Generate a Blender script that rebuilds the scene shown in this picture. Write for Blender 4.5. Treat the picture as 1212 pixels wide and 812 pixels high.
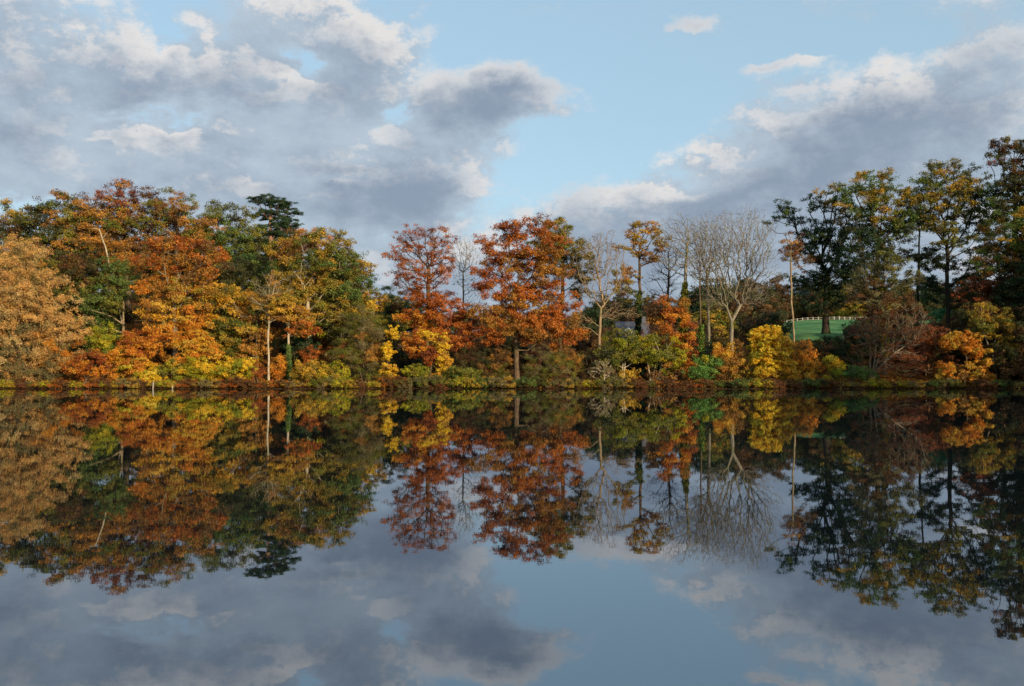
import bpy, math, time
import numpy as np

T0 = time.time()
for o in list(bpy.data.objects):
    bpy.data.objects.remove(o)
scene = bpy.context.scene
COL = scene.collection
RAD = math.radians

# ------------------------------------------------------------------ camera
F_PX = 35.0 / 36.0 * 1212.0
CAM_Z = 1.6
PITCH = math.atan(33.0 / F_PX)
cam_data = bpy.data.cameras.new('camera')
cam_data.lens = 35.0
cam_data.sensor_width = 36.0
cam_data.clip_start = 0.1
cam_data.clip_end = 6000.0
cam = bpy.data.objects.new('camera', cam_data)
COL.objects.link(cam)
cam.location = (0, 0, CAM_Z)
cam.rotation_euler = (RAD(90) + PITCH, 0, 0)
scene.camera = cam


def P(u, v, Y):
    """point at ground distance Y seen at pixel (u, v) of the 1212 x 812 photograph"""
    a = (u - 606.0) / F_PX
    b = (406.0 - v) / F_PX
    dy = math.cos(PITCH) - b * math.sin(PITCH)
    dz = math.sin(PITCH) + b * math.cos(PITCH)
    k = Y / dy
    return np.array([a * k, Y, CAM_Z + dz * k])


def azel(u, v):
    d = P(u, v, 100.0) - np.array([0, 0, CAM_Z])
    return math.atan2(d[0], d[1]), math.atan2(d[2], math.hypot(d[0], d[1]))


# ------------------------------------------------------------------ sun, sky, exposure
SUN_AZ = 180.0 - 36.0      # clockwise from +Y: behind the camera, to the right
SUN_EL = 14.0
sun_data = bpy.data.lights.new('sun', 'SUN')
sun_data.energy = 5.0
sun_data.angle = RAD(0.6)
sun_data.color = (1.0, 0.81, 0.55)
sun = bpy.data.objects.new('sun', sun_data)
COL.objects.link(sun)
sun.location = (60, -80, 60)
sun.rotation_euler = (RAD(90 - SUN_EL), 0, RAD(180 - SUN_AZ))

world = bpy.data.worlds.new('World')
scene.world = world
world.use_nodes = True
WT = world.node_tree
WT.nodes.clear()


class NB:
    """small builder of math node chains"""
    def __init__(self, tree):
        self.t = tree

    def node(self, kind, **kw):
        n = self.t.nodes.new(kind)
        for k, v in kw.items():
            setattr(n, k, v)
        return n

    def put(self, sock, val):
        if isinstance(val, bpy.types.NodeSocket):
            self.t.links.new(val, sock)
        else:
            sock.default_value = val

    def m(self, op, a, b=None, c=None, clamp=False):
        n = self.node('ShaderNodeMath', operation=op, use_clamp=clamp)
        self.put(n.inputs[0], a)
        if b is not None:
            self.put(n.inputs[1], b)
        if c is not None:
            self.put(n.inputs[2], c)
        return n.outputs[0]

    def vm(self, op, a, b=None):
        n = self.node('ShaderNodeVectorMath', operation=op)
        self.put(n.inputs[0], a)
        if b is not None:
            self.put(n.inputs[1], b)
        return n.outputs[0]

    def smooth(self, x, lo, hi):
        n = self.node('ShaderNodeMapRange', interpolation_type='SMOOTHSTEP')
        self.put(n.inputs['Value'], x)
        n.inputs['From Min'].default_value = lo
        n.inputs['From Max'].default_value = hi
        return n.outputs[0]

    def noise(self, vec, scale, detail=5.0, rough=0.55, dist=0.0, out='Fac'):
        n = self.node('ShaderNodeTexNoise')
        if vec is not None:
            self.put(n.inputs['Vector'], vec)
        n.inputs['Scale'].default_value = scale
        n.inputs['Detail'].default_value = detail
        n.inputs['Roughness'].default_value = rough
        n.inputs['Distortion'].default_value = dist
        return n.outputs[out]

    def mix(self, fac, a, b):
        n = self.node('ShaderNodeMix', data_type='RGBA')
        self.put(n.inputs['Factor'], fac)
        self.put(n.inputs['A'], a)
        self.put(n.inputs['B'], b)
        return n.outputs['Result']


def cloud_group():
    g = bpy.data.node_groups.new('cloud_density', 'ShaderNodeTree')
    g.interface.new_socket('Vector', in_out='INPUT', socket_type='NodeSocketVector')
    g.interface.new_socket('Density', in_out='OUTPUT', socket_type='NodeSocketFloat')
    b = NB(g)
    gi = b.node('NodeGroupInput')
    go = b.node('NodeGroupOutput')
    d = b.vm('NORMALIZE', gi.outputs[0])
    sx = b.node('ShaderNodeSeparateXYZ')
    b.put(sx.inputs[0], d)
    x, y, z = sx.outputs
    az = b.m('ARCTAN2', x, y)
    el = b.m('ARCSINE', z)
    st = b.vm('MULTIPLY', d, (1.0, 1.0, 1.6))
    wob = b.noise(st, 5.0, 4.0, 0.6)
    fine = b.noise(b.vm('ADD', st, (3.1, 7.7, 1.3)), 11.0, 9.0, 0.68)
    wide = b.noise(b.vm('ADD', st, (11.3, 2.2, 5.0)), 2.4, 3.0, 0.5)
    warp = b.node('ShaderNodeSeparateColor')
    b.put(warp.inputs[0], b.noise(st, 14.0, 5.0, 0.6, out='Color'))
    az = b.m('ADD', az, b.m('MULTIPLY_ADD', warp.outputs[0], 0.12, -0.06))
    el = b.m('ADD', el, b.m('MULTIPLY_ADD', warp.outputs[1], 0.07, -0.035))
    # banks of cloud and the gaps between them: u, v, half width, half height, tilt, strength
    blobs = [
        (100, 70, 180, 66, 0, .78), (330, 110, 150, 56, 0, .80), (60, 190, 150, 55, 0, .78), (430, 50, 105, 40, 20, .85),
        (600, 118, 90, 32, -4, 1.2), (330, 215, 250, 50, 0, .62), (490, 225, 90, 45, 0, .70),
        (1130, 145, 150, 66, -16, .95), (930, 195, 150, 48, -27, .85), (740, 246, 110, 20, -8, .50), (1040, 260, 260, 60, 0, .62),
        (300, 340, 460, 70, 0, .55), (940, 340, 420, 62, 0, .55),
        (815, 28, 46, 15, 0, 1.0), (925, 74, 44, 8, 0, .75), (250, 430, 500, 55, 0, .5), (950, 430, 500, 55, 0, .5),
        (195, 35, 24, 26, 20, -.75), (238, 136, 56, 14, -6, -.80), (350, 78, 22, 16, 30, -.70), (470, 130, 28, 14, -40, -.65), (150, 130, 60, 7, -5, -.5), (400, 208, 50, 7, 0, -.5),
        (60, 246, 60, 9, 0, -.40), (430, 186, 60, 8, 0, -.30),
        (720, 50, 200, 55, 0, -.55), (770, 135, 90, 45, -25, -.65), (650, 196, 80, 30, -12, -.62), (585, 250, 42, 50, 0, -.50), (1010, 40, 190, 22, 0, -.45),
    ]
    field = b.m('MULTIPLY_ADD', wide, 0.8, -0.26)
    for (u, v, ru, rv, tilt, amp) in blobs:
        a0, e0 = azel(u, v)
        kx = ru / F_PX
        ky = rv / F_PX
        c, s = math.cos(RAD(tilt)), math.sin(RAD(tilt))
        da = b.m('SUBTRACT', az, a0)
        de = b.m('SUBTRACT', el, e0)
        p = b.m('ADD', b.m('MULTIPLY', da, c / kx), b.m('MULTIPLY', de, -s / kx))
        q = b.m('ADD', b.m('MULTIPLY', da, s / ky), b.m('MULTIPLY', de, c / ky))
        r2 = b.m('ADD', b.m('MULTIPLY', p, p), b.m('MULTIPLY', q, q))
        ex = b.m('POWER', 2.7183, b.m('MULTIPLY', r2, -0.9))
        field = b.m('MULTIPLY_ADD', ex, amp, field)
    tot = b.m('ADD', field, b.m('MULTIPLY_ADD', fine, 2.2, -1.1))
    tot = b.m('ADD', tot, b.m('MULTIPLY_ADD', wob, 0.8, -0.40))
    b.put(go.inputs[0], tot)
    return g


wb = NB(WT)
tc = wb.node('ShaderNodeTexCoord')
sky = wb.node('ShaderNodeTexSky', sky_type='NISHITA')
sky.sun_disc = False
sky.sun_elevation = RAD(SUN_EL)
sky.sun_rotation = RAD(SUN_AZ)
sky.altitude = 60
sky.air_density = 1.0
sky.dust_density = 1.2
sky.ozone_density = 1.6
SKY_STRENGTH = 0.15
clear = wb.vm('MULTIPLY', sky.outputs[0], (0.98, 1.0, 1.06))
CG = cloud_group()


def cloud(vec):
    n = wb.node('ShaderNodeGroup')
    n.node_tree = CG
    wb.put(n.inputs[0], vec)
    return n.outputs[0]


dirv = tc.outputs['Generated']
d0 = cloud(dirv)
d2 = cloud(wb.vm('ADD', dirv, (0.012, 0.0, 0.018)))
cover = wb.smooth(d0, 0.12, 0.70)
slope = wb.m('SUBTRACT', d0, d2)
rim = wb.m('MULTIPLY', wb.smooth(slope, 0.03, 0.36), wb.m('SUBTRACT', 1.0, wb.smooth(d0, 0.55, 1.5)))
thick = wb.smooth(d0, 0.25, 1.55)
mott = wb.noise(wb.vm('MULTIPLY', dirv, (1.0, 1.0, 1.7)), 8.0, 7.0, 0.6)
CS = 1.0 / SKY_STRENGTH


def col(r, g, b, k=1.0):
    return (r * k, g * k, b * k, 1.0)


# a thin veil of high cloud pales the clear sky
clear = wb.mix(0.55, clear, col(.47, .67, .77, CS))
body = wb.mix(thick, col(.42, .51, .60, CS), col(.235, .29, .38, CS))
body = wb.mix(wb.m('MULTIPLY', wb.smooth(mott, .44, .68), .7), body, col(.47, .545, .625, CS))
brk = wb.m('MULTIPLY_ADD', wb.smooth(wb.noise(dirv, 6.0, 3.0, .5), .36, .60), .5, .5)
body = wb.mix(wb.m('MULTIPLY', rim, wb.m('MULTIPLY', brk, .78)), body, col(.86, .79, .73, CS))
final = wb.mix(wb.m('MULTIPLY', cover, .94), clear, body)
bg = wb.node('ShaderNodeBackground')
wb.put(bg.inputs['Color'], final)
bg.inputs['Strength'].default_value = SKY_STRENGTH
world.cycles.sampling_method = 'MANUAL'
world.cycles.sample_map_resolution = 256
wo = wb.node('ShaderNodeOutputWorld')
WT.links.new(bg.outputs[0], wo.inputs['Surface'])

scene.render.engine = 'CYCLES'
scene.cycles.max_bounces = 6
scene.cycles.diffuse_bounces = 3
scene.cycles.glossy_bounces = 3
scene.cycles.transmission_bounces = 4
scene.cycles.caustics_reflective = False
scene.cycles.caustics_refractive = False
scene.view_settings.view_transform = 'Standard'
scene.view_settings.look = 'None'
scene.view_settings.gamma = 1.0
scene.view_settings.use_curve_mapping = False
scene.view_settings.exposure = 0.12


# ------------------------------------------------------------------ helpers
def srgb(h):
    c = np.array([int(h[i:i + 2], 16) for i in (0, 2, 4)]) / 255.0
    return np.where(c <= .04045, c / 12.92, ((c + .055) / 1.055) ** 2.4)


def sstep(x, a, b):
    t = np.clip((np.asarray(x, float) - a) / (b - a), 0, 1)
    return t * t * (3 - 2 * t)


def material(name):
    m = bpy.data.materials.new(name)
    m.use_nodes = True
    m.node_tree.nodes.clear()
    b = NB(m.node_tree)
    out = b.node('ShaderNodeOutputMaterial')
    return m, b, out


def principled(name, color=None, rough=0.8, spec=0.3):
    m, b, out = material(name)
    p = b.node('ShaderNodeBsdfPrincipled')
    if color is not None:
        b.put(p.inputs['Base Color'], color)
    p.inputs['Roughness'].default_value = rough
    p.inputs['Specular IOR Level'].default_value = spec
    m.node_tree.links.new(p.outputs[0], out.inputs[0])
    return m, b, p


def bump(b, p, height, strength=0.4, dist=0.05):
    n = b.node('ShaderNodeBump')
    n.inputs['Strength'].default_value = strength
    n.inputs['Distance'].default_value = dist
    b.put(n.inputs['Height'], height)
    b.put(p.inputs['Normal'], n.outputs[0])


def leaf_material(name, trans, rough=0.55):
    m, b, out = material(name)
    at = b.node('ShaderNodeAttribute', attribute_name='col')
    p = b.node('ShaderNodeBsdfPrincipled')
    b.put(p.inputs['Base Color'], at.outputs['Color'])
    p.inputs['Roughness'].default_value = rough
    p.inputs['Specular IOR Level'].default_value = 0.18
    t = b.node('ShaderNodeBsdfTranslucent')
    b.put(t.inputs['Color'], at.outputs['Color'])
    mx = b.node('ShaderNodeMixShader')
    mx.inputs[0].default_value = trans
    m.node_tree.links.new(p.outputs[0], mx.inputs[1])
    m.node_tree.links.new(t.outputs[0], mx.inputs[2])
    m.node_tree.links.new(mx.outputs[0], out.inputs[0])
    return m


def bark_material(name, c1, c2, moss=None):
    m, b, p = principled(name, rough=0.9, spec=0.1)
    t = b.node('ShaderNodeTexCoord')
    v = b.vm('MULTIPLY', t.outputs['Object'], (6.0, 6.0, 1.3))
    f = b.noise(v, 1.6, 6.0, 0.65)
    f2 = b.noise(t.outputs['Object'], 0.7, 3.0, 0.5)
    c = b.mix(b.smooth(f, .36, .64), (*c1, 1), (*c2, 1))
    if moss is not None:
        c = b.mix(b.m('MULTIPLY', b.smooth(f2, .48, .62), .7), c, (*moss, 1))
    b.put(p.inputs['Base Color'], c)
    bump(b, p, f, 0.6, 0.04)
    return m


LEAF = leaf_material('leaf', 0.26)
NEEDLE = leaf_material('needle', 0.12, 0.6)
BARK = {
    'brown': bark_material('bark_brown', srgb('4A3A2C'), srgb('6E5C48'), srgb('5A5A38')),
    'pale': bark_material('bark_pale', srgb('9A8B74'), srgb('C2B296'), srgb('8A8560')),
    'grey': bark_material('bark_grey', srgb('6E6558'), srgb('948874'), srgb('6C6B4A')),
    'dark': bark_material('bark_dark', srgb('2C2620'), srgb('443A30'), srgb('343A24')),
    'tan': bark_material('bark_tan', srgb('7C6850'), srgb('A48C6C'), srgb('7A7452')),
    'red': bark_material('bark_red', srgb('745848'), srgb('9E7E66')),
}


def np_mesh(name, verts, faces, k, mat, cols=None, smooth=False):
    """verts (n,3), faces (m,k) built straight from arrays"""
    me = bpy.data.meshes.new(name)
    verts = np.ascontiguousarray(verts, np.float32)
    faces = np.ascontiguousarray(faces, np.int32)
    me.vertices.add(len(verts))
    me.vertices.foreach_set('co', verts.ravel())
    me.loops.add(faces.size)
    me.loops.foreach_set('vertex_index', faces.ravel())
    me.polygons.add(len(faces))
    me.polygons.foreach_set('loop_start', np.arange(len(faces), dtype=np.int32) * k)
    me.polygons.foreach_set('use_smooth', np.full(len(faces), smooth))
    if cols is not None:
        a = me.attributes.new('col', 'FLOAT_COLOR', 'FACE')
        c4 = np.ones((len(faces), 4), np.float32)
        c4[:, :3] = cols
        a.data.foreach_set('color', c4.ravel())
    me.update(calc_edges=True)
    me.validate()
    me.materials.append(mat)
    return me


def link(name, data, parent=None, loc=(0, 0, 0)):
    o = bpy.data.objects.new(name, data)
    COL.objects.link(o)
    o.location = loc
    if parent is not None:
        o.parent = parent
    return o


def tag(o, label=None, cat=None, group=None, kind=None):
    if label: o['label'] = label
    if cat: o['category'] = cat
    if group: o['group'] = group
    if kind: o['kind'] = kind
    return o


def simple_mesh(name, verts, faces, mat):
    me = bpy.data.meshes.new(name)
    me.from_pydata([tuple(map(float, v)) for v in verts], [], faces)
    me.update()
    me.materials.append(mat)
    return me


# ------------------------------------------------------------------ terrain and lake
def wave(x, y, s, seed):
    r = np.random.default_rng(seed)
    out = 0
    for i in range(5):
        a = r.uniform(0, 6.28)
        k = (1.0 + i * .8) / s
        out = out + np.sin((x * math.cos(a) + y * math.sin(a)) * k + r.uniform(0, 6.28)) / (1 + i * .7)
    return out / 2.4


def shore_dist(x, y):
    """> 0 on land, < 0 on the lake (metres, roughly)"""
    far = y - (90.2 + 0.5 * wave(x, 0 * x, 5.0, 3) + 0.5 * wave(x, 0 * x, 1.6, 4))
    near = 1.2 + 0.25 * wave(x, y, 3, 9) - y
    right = x - (45.0 + np.clip(90 - y, 0, 200) * 0.12 + 0.8 * wave(y, 0 * y, 7, 5))
    left = -x - (72 + np.clip(90 - y, 0, 200) * 0.25 + 0.8 * wave(y, 0 * y, 7, 6))
    return np.maximum(np.maximum(far, near), np.maximum(right, left))


def ground_z(x, y):
    x = np.asarray(x, float)
    y = np.asarray(y, float)
    d = shore_dist(x, y)
    s = x / np.maximum(y, 20)
    wl = 1 - sstep(s, -.17, -.08)
    wr = sstep(s, .20, .30)
    wc = np.clip(1 - wl - wr, 0, 1)
    back = np.maximum(y - 90, 0)
    t = sstep(back, 1.0, 22.0)
    h_l = 6.6 * t + 2.5 * sstep(back, 25, 70)
    h_c = 1.9 * t + 1.6 * sstep(back, 20, 50) + 5.6 * sstep(back, 66, 120)
    h_r = 5.3 * t + 8.6 * sstep(back, 18, 175) - 2 * sstep(back, 175, 400)
    hill = wl * h_l + wc * h_c + wr * h_r + 3.0 * sstep(back, 200, 700)
    side = np.where(y < 89, 1.2 * sstep(d, .5, 14) + 1.5 * sstep(d, 20, 90), 0.0)
    bank = 0.32 * sstep(d, -0.25, 0.30) + 0.25 * sstep(d, .3, 3.0)
    bed = -1.3 * sstep(-d, 0.0, 3.0)
    lump = 0.10 * wave(x, y, 2.1, 21) + 0.25 * wave(x, y, 9.0, 22)
    return np.where(d > -0.25, -.06 + bank + hill + side + lump * sstep(d, .4, 4), -.06 + bed)


def gz(x, y):
    return float(ground_z(np.array([x]), np.array([y]))[0])


def axis(parts):
    out = []
    for a, b, st in parts:
        out.append(np.arange(a, b, st))
    return np.unique(np.concatenate(out + [np.array([parts[-1][1]])]))


xs = axis([(-2400, -400, 200), (-400, -100, 30), (-100, -56, 4), (-56, 62, .5), (62, 120, 4), (120, 420, 30), (420, 2400, 200)])
ys = axis([(-900, -100, 100), (-100, -10, 10), (-10, 4, .7), (4, 84, 4), (84, 88, 1), (88, 94, .22), (94, 116, .8), (116, 280, 5), (280, 700, 40), (700, 3600, 300)])
GX, GY = np.meshgrid(xs, ys)
GZ = ground_z(GX, GY)
nx, ny = len(xs), len(ys)
idx = np.arange(nx * ny).reshape(ny, nx)
quads = np.stack([idx[:-1, :-1], idx[:-1, 1:], idx[1:, 1:], idx[1:, :-1]], -1).reshape(-1, 4)

gm, b, p = principled('ground_soil', rough=0.95, spec=0.05)
geo = b.node('ShaderNodeNewGeometry')
pos = geo.outputs['Position']
sp = b.node('ShaderNodeSeparateXYZ')
b.put(sp.inputs[0], pos)
n1 = b.noise(pos, 0.35, 5, .6)
n2 = b.noise(pos, 3.5, 6, .65)
n3 = b.noise(pos, 16.0, 4, .6)
litter = b.mix(b.smooth(n2, .38, .62), (*srgb('4A2E1A'), 1), (*srgb('7E4C24'), 1))
litter = b.mix(b.smooth(n3, .52, .66), litter, (*srgb('A87838'), 1))
litter = b.mix(b.smooth(n1, .50, .62), litter, (*srgb('4C4A24'), 1))
mud = b.mix(b.smooth(n2, .4, .6), (*srgb('2A1C12'), 1), (*srgb('46301E'), 1))
c = b.mix(b.smooth(sp.outputs[2], 0.10, 0.34), mud, litter)
grass = b.mix(b.smooth(n2, .35, .65), (*srgb('4A7A4C'), 1), (*srgb('5C8A52'), 1))
grass = b.mix(b.smooth(n1, .45, .65), grass, (*srgb('788C54'), 1))
grass = b.mix(b.m('MULTIPLY', b.smooth(b.noise(pos, .12, 4, .6), .45, .62), .8), grass, (*srgb('3E6440'), 1))
g_edge = b.m('ADD', sp.outputs[1], b.m('MULTIPLY_ADD', n1, 14.0, -7.0))
field_side = b.smooth(b.m('SUBTRACT', sp.outputs[0], b.m('MULTIPLY', sp.outputs[1], .21)), -2, 3)
c = b.mix(b.m('MULTIPLY', b.smooth(g_edge, 101, 108), field_side), c, grass)
b.put(p.inputs['Base Color'], c)
bump(b, p, b.m('ADD', n3, b.m('MULTIPLY', n2, 2.0)), 0.7, 0.08)
ground = link('ground', np_mesh('ground', np.stack([GX, GY, GZ], -1).reshape(-1, 3), quads, 4, gm, smooth=True))
tag(ground, 'wooded lake bank rising into a green field', kind='structure')

# lake surface
wm, b, out = material('lake_water')
geo = b.node('ShaderNodeNewGeometry')
pos = geo.outputs['Position']
r1 = b.noise(b.vm('MULTIPLY', pos, (1.0, 1.7, 1.0)), 1.1, 3, .55)
r2 = b.noise(b.vm('MULTIPLY', pos, (1.0, 1.4, 1.0)), 7.0, 3, .5)
ripple = b.m('ADD', b.m('MULTIPLY', r1, 0.00032), b.m('MULTIPLY', r2, 0.00004))
bn = b.node('ShaderNodeBump')
bn.inputs['Strength'].default_value = 1.0
bn.inputs['Distance'].default_value = 1.0
b.put(bn.inputs['Height'], ripple)
gl = b.node('ShaderNodeBsdfGlossy')
gl.inputs['Color'].default_value = (.88, .93, 1.0, 1)
gl.inputs['Roughness'].default_value = 0.012
b.put(gl.inputs['Normal'], bn.outputs[0])
df = b.node('ShaderNodeBsdfDiffuse')
df.inputs['Color'].default_value = (.006, .009, .010, 1)
fr = b.node('ShaderNodeFresnel')
fr.inputs['IOR'].default_value = 3.7
mx = b.node('ShaderNodeMixShader')
b.put(mx.inputs[0], fr.outputs[0])
wm.node_tree.links.new(df.outputs[0], mx.inputs[1])
wm.node_tree.links.new(gl.outputs[0], mx.inputs[2])
wm.node_tree.links.new(mx.outputs[0], out.inputs[0])
water = link('lake_water', simple_mesh('lake_water', [(-125, .6, 0), (62, .6, 0), (62, 92.5, 0), (-125, 92.5, 0)], [(0, 1, 2, 3)], wm))
tag(water, 'calm dark lake mirroring the autumn trees and clouds', kind='structure')

# ------------------------------------------------------------------ tree builder
PAL = {k: np.array([srgb(h) for h in v.split()]) for k, v in {
    'peach': 'D4A662 C49656 CCAC70 B28A54 A08A58 D0A058',
    'orange': 'DC9430 D0822A E4A23C CC8A30 BE7A2C',
    'rust': 'B4662A A65A26 C0742E 985428 B86E2A',
    'red': '985228 884824 A66030 784228',
    'gold': 'E0AC36 D49A2C CAA23C DCB044 C0963A',
    'yellow': 'EEC232 E6B42A F0CA46 DCAE2C',
    'ygreen': 'ACA428 94962A C0AC30 8A8A28',
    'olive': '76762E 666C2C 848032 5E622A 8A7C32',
    'ogold': 'A88A30 98802E B8923A 8A7A30 C09A38',
    'obrown': 'A87634 9A6A30 B8843A 866436 C08A3A',
    'green': '5A7034 4C6430 687A38 707A3A',
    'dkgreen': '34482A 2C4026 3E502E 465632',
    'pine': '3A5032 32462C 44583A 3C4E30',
    'brown': '7A5632 6A4A2E 866238 5C4630',
    'rbrown': '7E4A30 6C3E2A 8C583A 94603C',
    'grey': '7A7048 6C6644 8A7C50 80704C',
    'bgreen': '5C843C 6E9244 4E7636 8A9E46',
    'emer': '3C7A50 348048 4A8C5A',
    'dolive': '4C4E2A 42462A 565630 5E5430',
}.items()}
for _k in PAL:
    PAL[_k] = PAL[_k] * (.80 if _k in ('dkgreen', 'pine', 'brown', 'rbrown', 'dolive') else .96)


def wood_mesh(name, nodes, parent, radius, mat):
    """tubes along every chain of a branching skeleton"""
    n = len(nodes)
    best = np.full(n, -1)
    order = np.argsort(radius)
    for i in order:                     # the thickest child ends up as the continuation
        if parent[i] >= 0:
            best[parent[i]] = i
    starts = [i for i in range(n) if parent[i] < 0 or best[parent[i]] != i]
    groups = {}
    for s in starts:
        ch = [s]
        while best[ch[-1]] >= 0:
            ch.append(best[ch[-1]])
        r0 = radius[s]
        if parent[s] >= 0:
            ch = [parent[s]] + ch
        if len(ch) < 2:
            continue
        k = 10 if r0 > .16 else 6 if r0 > .05 else 4 if r0 > .025 else 3
        groups.setdefault(k, []).append((ch, parent[s] >= 0))
    V, Fq = [], []
    base = 0
    for k, chains in groups.items():
        ids = np.concatenate([np.array(c) for c, _ in chains])
        lens = np.array([len(c) for c, _ in chains])
        first = np.concatenate([[0], np.cumsum(lens)[:-1]])
        pts = nodes[ids].copy()
        rr = radius[ids].copy()
        br = np.array([x for _, x in chains])
        rr[first[br]] = np.minimum(rr[first[br]], rr[first[br] + 1] * 1.35)
        last = first + lens - 1
        rr[last] *= .6
        tan = np.zeros_like(pts)
        nxt = np.minimum(np.arange(len(ids)) + 1, np.repeat(last, lens))
        prv = np.maximum(np.arange(len(ids)) - 1, np.repeat(first, lens))
        tan = pts[nxt] - pts[prv]
        tan /= np.linalg.norm(tan, axis=1, keepdims=True) + 1e-9
        mean = pts[last] - pts[first]
        refs = np.eye(3)[np.argmin(np.abs(mean), axis=1)]
        ref = np.repeat(refs, lens, axis=0)
        a = np.cross(tan, ref)
        a /= np.linalg.norm(a, axis=1, keepdims=True) + 1e-9
        c = np.cross(tan, a)
        th = np.arange(k) / k * 2 * np.pi
        ring = pts[:, None, :] + rr[:, None, None] * (np.cos(th)[None, :, None] * a[:, None, :] + np.sin(th)[None, :, None] * c[:, None, :])
        V.append(ring.reshape(-1, 3))
        seg = np.ones(len(ids), bool)
        seg[last] = False
        i0 = np.nonzero(seg)[0]
        j = np.arange(k)
        jn = (j + 1) % k
        q = np.stack([i0[:, None] * k + j, i0[:, None] * k + jn, (i0[:, None] + 1) * k + jn, (i0[:, None] + 1) * k + j], -1).reshape(-1, 4)
        Fq.append(q + base)
        base += len(ids) * k
    return np_mesh(name, np.concatenate(V), np.concatenate(Fq), 4, mat, smooth=True)


def skeleton(trunk, pts, rng, bf=.55, step=.8, wig=.14):
    """greedy spanning tree from the trunk to every twig point, with a bias to short paths"""
    cap = len(trunk) + len(pts) * 6 + 10
    N = np.zeros((cap, 3))
    PL = np.zeros(cap)
    PA = np.full(cap, -1)
    n = len(trunk)
    N[:n] = trunk
    PA[1:n] = np.arange(n - 1)
    seg = np.linalg.norm(np.diff(trunk, axis=0), axis=1)
    PL[1:n] = np.cumsum(seg)
    PL[:n] *= .55
    low = max(1, int(n * .22))
    PL[:low] += 50
    d = np.min(np.linalg.norm(pts[:, None, :] - trunk[None, ::2, :], axis=2), axis=1)
    for i in np.argsort(d):
        p = pts[i]
        v = p - N[:n]
        dist = np.sqrt((v * v).sum(1))
        cost = dist * (1 + .35 * np.clip(-v[:, 2] / (dist + .01), 0, 1)) + bf * PL[:n]
        j = int(np.argmin(cost))
        L = dist[j]
        m = max(1, int(L / step))
        if n + m > cap:
            break
        prev = j
        for q in range(1, m + 1):
            f = q / m
            w = rng.normal(0, wig * L * math.sin(f * math.pi), 3) if q < m else 0
            arc = np.array([0, 0, .10 * L * math.sin(f * math.pi)])
            N[n] = N[j] + v[j] * f + arc + w
            PA[n] = prev
            PL[n] = PL[j] + L * f
            prev = n
            n += 1
    return N[:n], PA[:n]


def pipe_radii(N, PA, r_tip, r_base, e=2.2):
    n = len(N)
    acc = np.zeros(n)
    r = np.zeros(n)
    kids = np.zeros(n, int)
    for i in range(n - 1, -1, -1):      # children always come after their parent
        r[i] = r_tip if kids[i] == 0 else acc[i] ** (1 / e)
        if PA[i] >= 0:
            acc[PA[i]] += r[i] ** e
            kids[PA[i]] += 1
    g = math.log(r_base / r_tip) / max(1e-6, math.log(max(r[0], r_tip * 1.01) / r_tip))
    return r_tip * (r / r_tip) ** g


def spread(rng, lobes_w, rc, dens):
    """clump centres in the shells of the crown's lobes"""
    C, PI_ = [], []
    for (c, rad, pal) in lobes_w:
        p_ = 1.6
        a, bb, d = rad
        area = 4 * math.pi * (((a * bb) ** p_ + (a * d) ** p_ + (bb * d) ** p_) / 3) ** (1 / p_)
        n = max(3, int(dens * area / (rc * rc * 1.9)))
        v = rng.normal(size=(n * 2, 3))
        v /= np.linalg.norm(v, axis=1, keepdims=True)
        keep = (v[:, 1] < .35) | (rng.random(n * 2) < .45)
        v = v[keep][:n]
        f = 1 - .62 * rng.random(len(v)) ** 1.9
        f *= 1 + .16 * np.sin(v[:, 0] * 5 + c[0]) * np.cos(v[:, 2] * 6 + c[1])
        pts = c + v * f[:, None] * rad
        C.append(pts)
        PI_ += [pal] * len(pts)
    C = np.concatenate(C)
    keep = np.ones(len(C), bool)
    md = (.70 * rc) ** 2
    for i in range(len(C)):
        if not keep[i]:
            continue
        dd = ((C[i + 1:] - C[i]) ** 2).sum(1)
        keep[i + 1:] &= dd > md
    return C[keep], [PI_[i] for i in np.nonzero(keep)[0]]


def leaf_quads(rng, centers, cols, spr, size, aspect, up=.55, out_from=None, jit=.16):
    n = len(centers)
    c = centers + rng.normal(size=(n, 3)) * spr
    nrm = rng.normal(size=(n, 3))
    nrm[:, 2] += up
    if out_from is not None:
        o = c - out_from
        nrm += .9 * o / (np.linalg.norm(o, axis=1, keepdims=True) + 1e-6)
    nrm /= np.linalg.norm(nrm, axis=1, keepdims=True) + 1e-9
    t = rng.normal(size=(n, 3))
    a = np.cross(nrm, t)
    a /= np.linalg.norm(a, axis=1, keepdims=True) + 1e-9
    bb = np.cross(nrm, a)
    L = (size * rng.uniform(.6, 1.35, n))[:, None]
    W = L * aspect
    V = np.stack([c - a * L * .55, c + a * L * .45 + bb * W * .5, c + a * L * .35 - bb * W * .5], 1).reshape(-1, 3)
    Fq = np.arange(n * 3).reshape(n, 3)
    k = np.exp(rng.normal(0, jit, (n, 1)))
    hue = 1 + rng.normal(0, jit * .45, (n, 3))
    return V, Fq, np.clip(cols * k * hue, .004, .85)


def pick_cols(rng, pals):
    """a leaf colour for every clump: alike within a clump, drifting between them"""
    out = np.zeros((len(pals), 3))
    for i, pl in enumerate(pals):
        names = pl.split('+')
        p = PAL[names[int(rng.integers(len(names)))]]
        a, b2 = p[int(rng.integers(len(p)))], p[int(rng.integers(len(p)))]
        f = rng.random()
        out[i] = a * f + b2 * (1 - f)
    return out


LEAVES = [0]
TREES = {}


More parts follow.
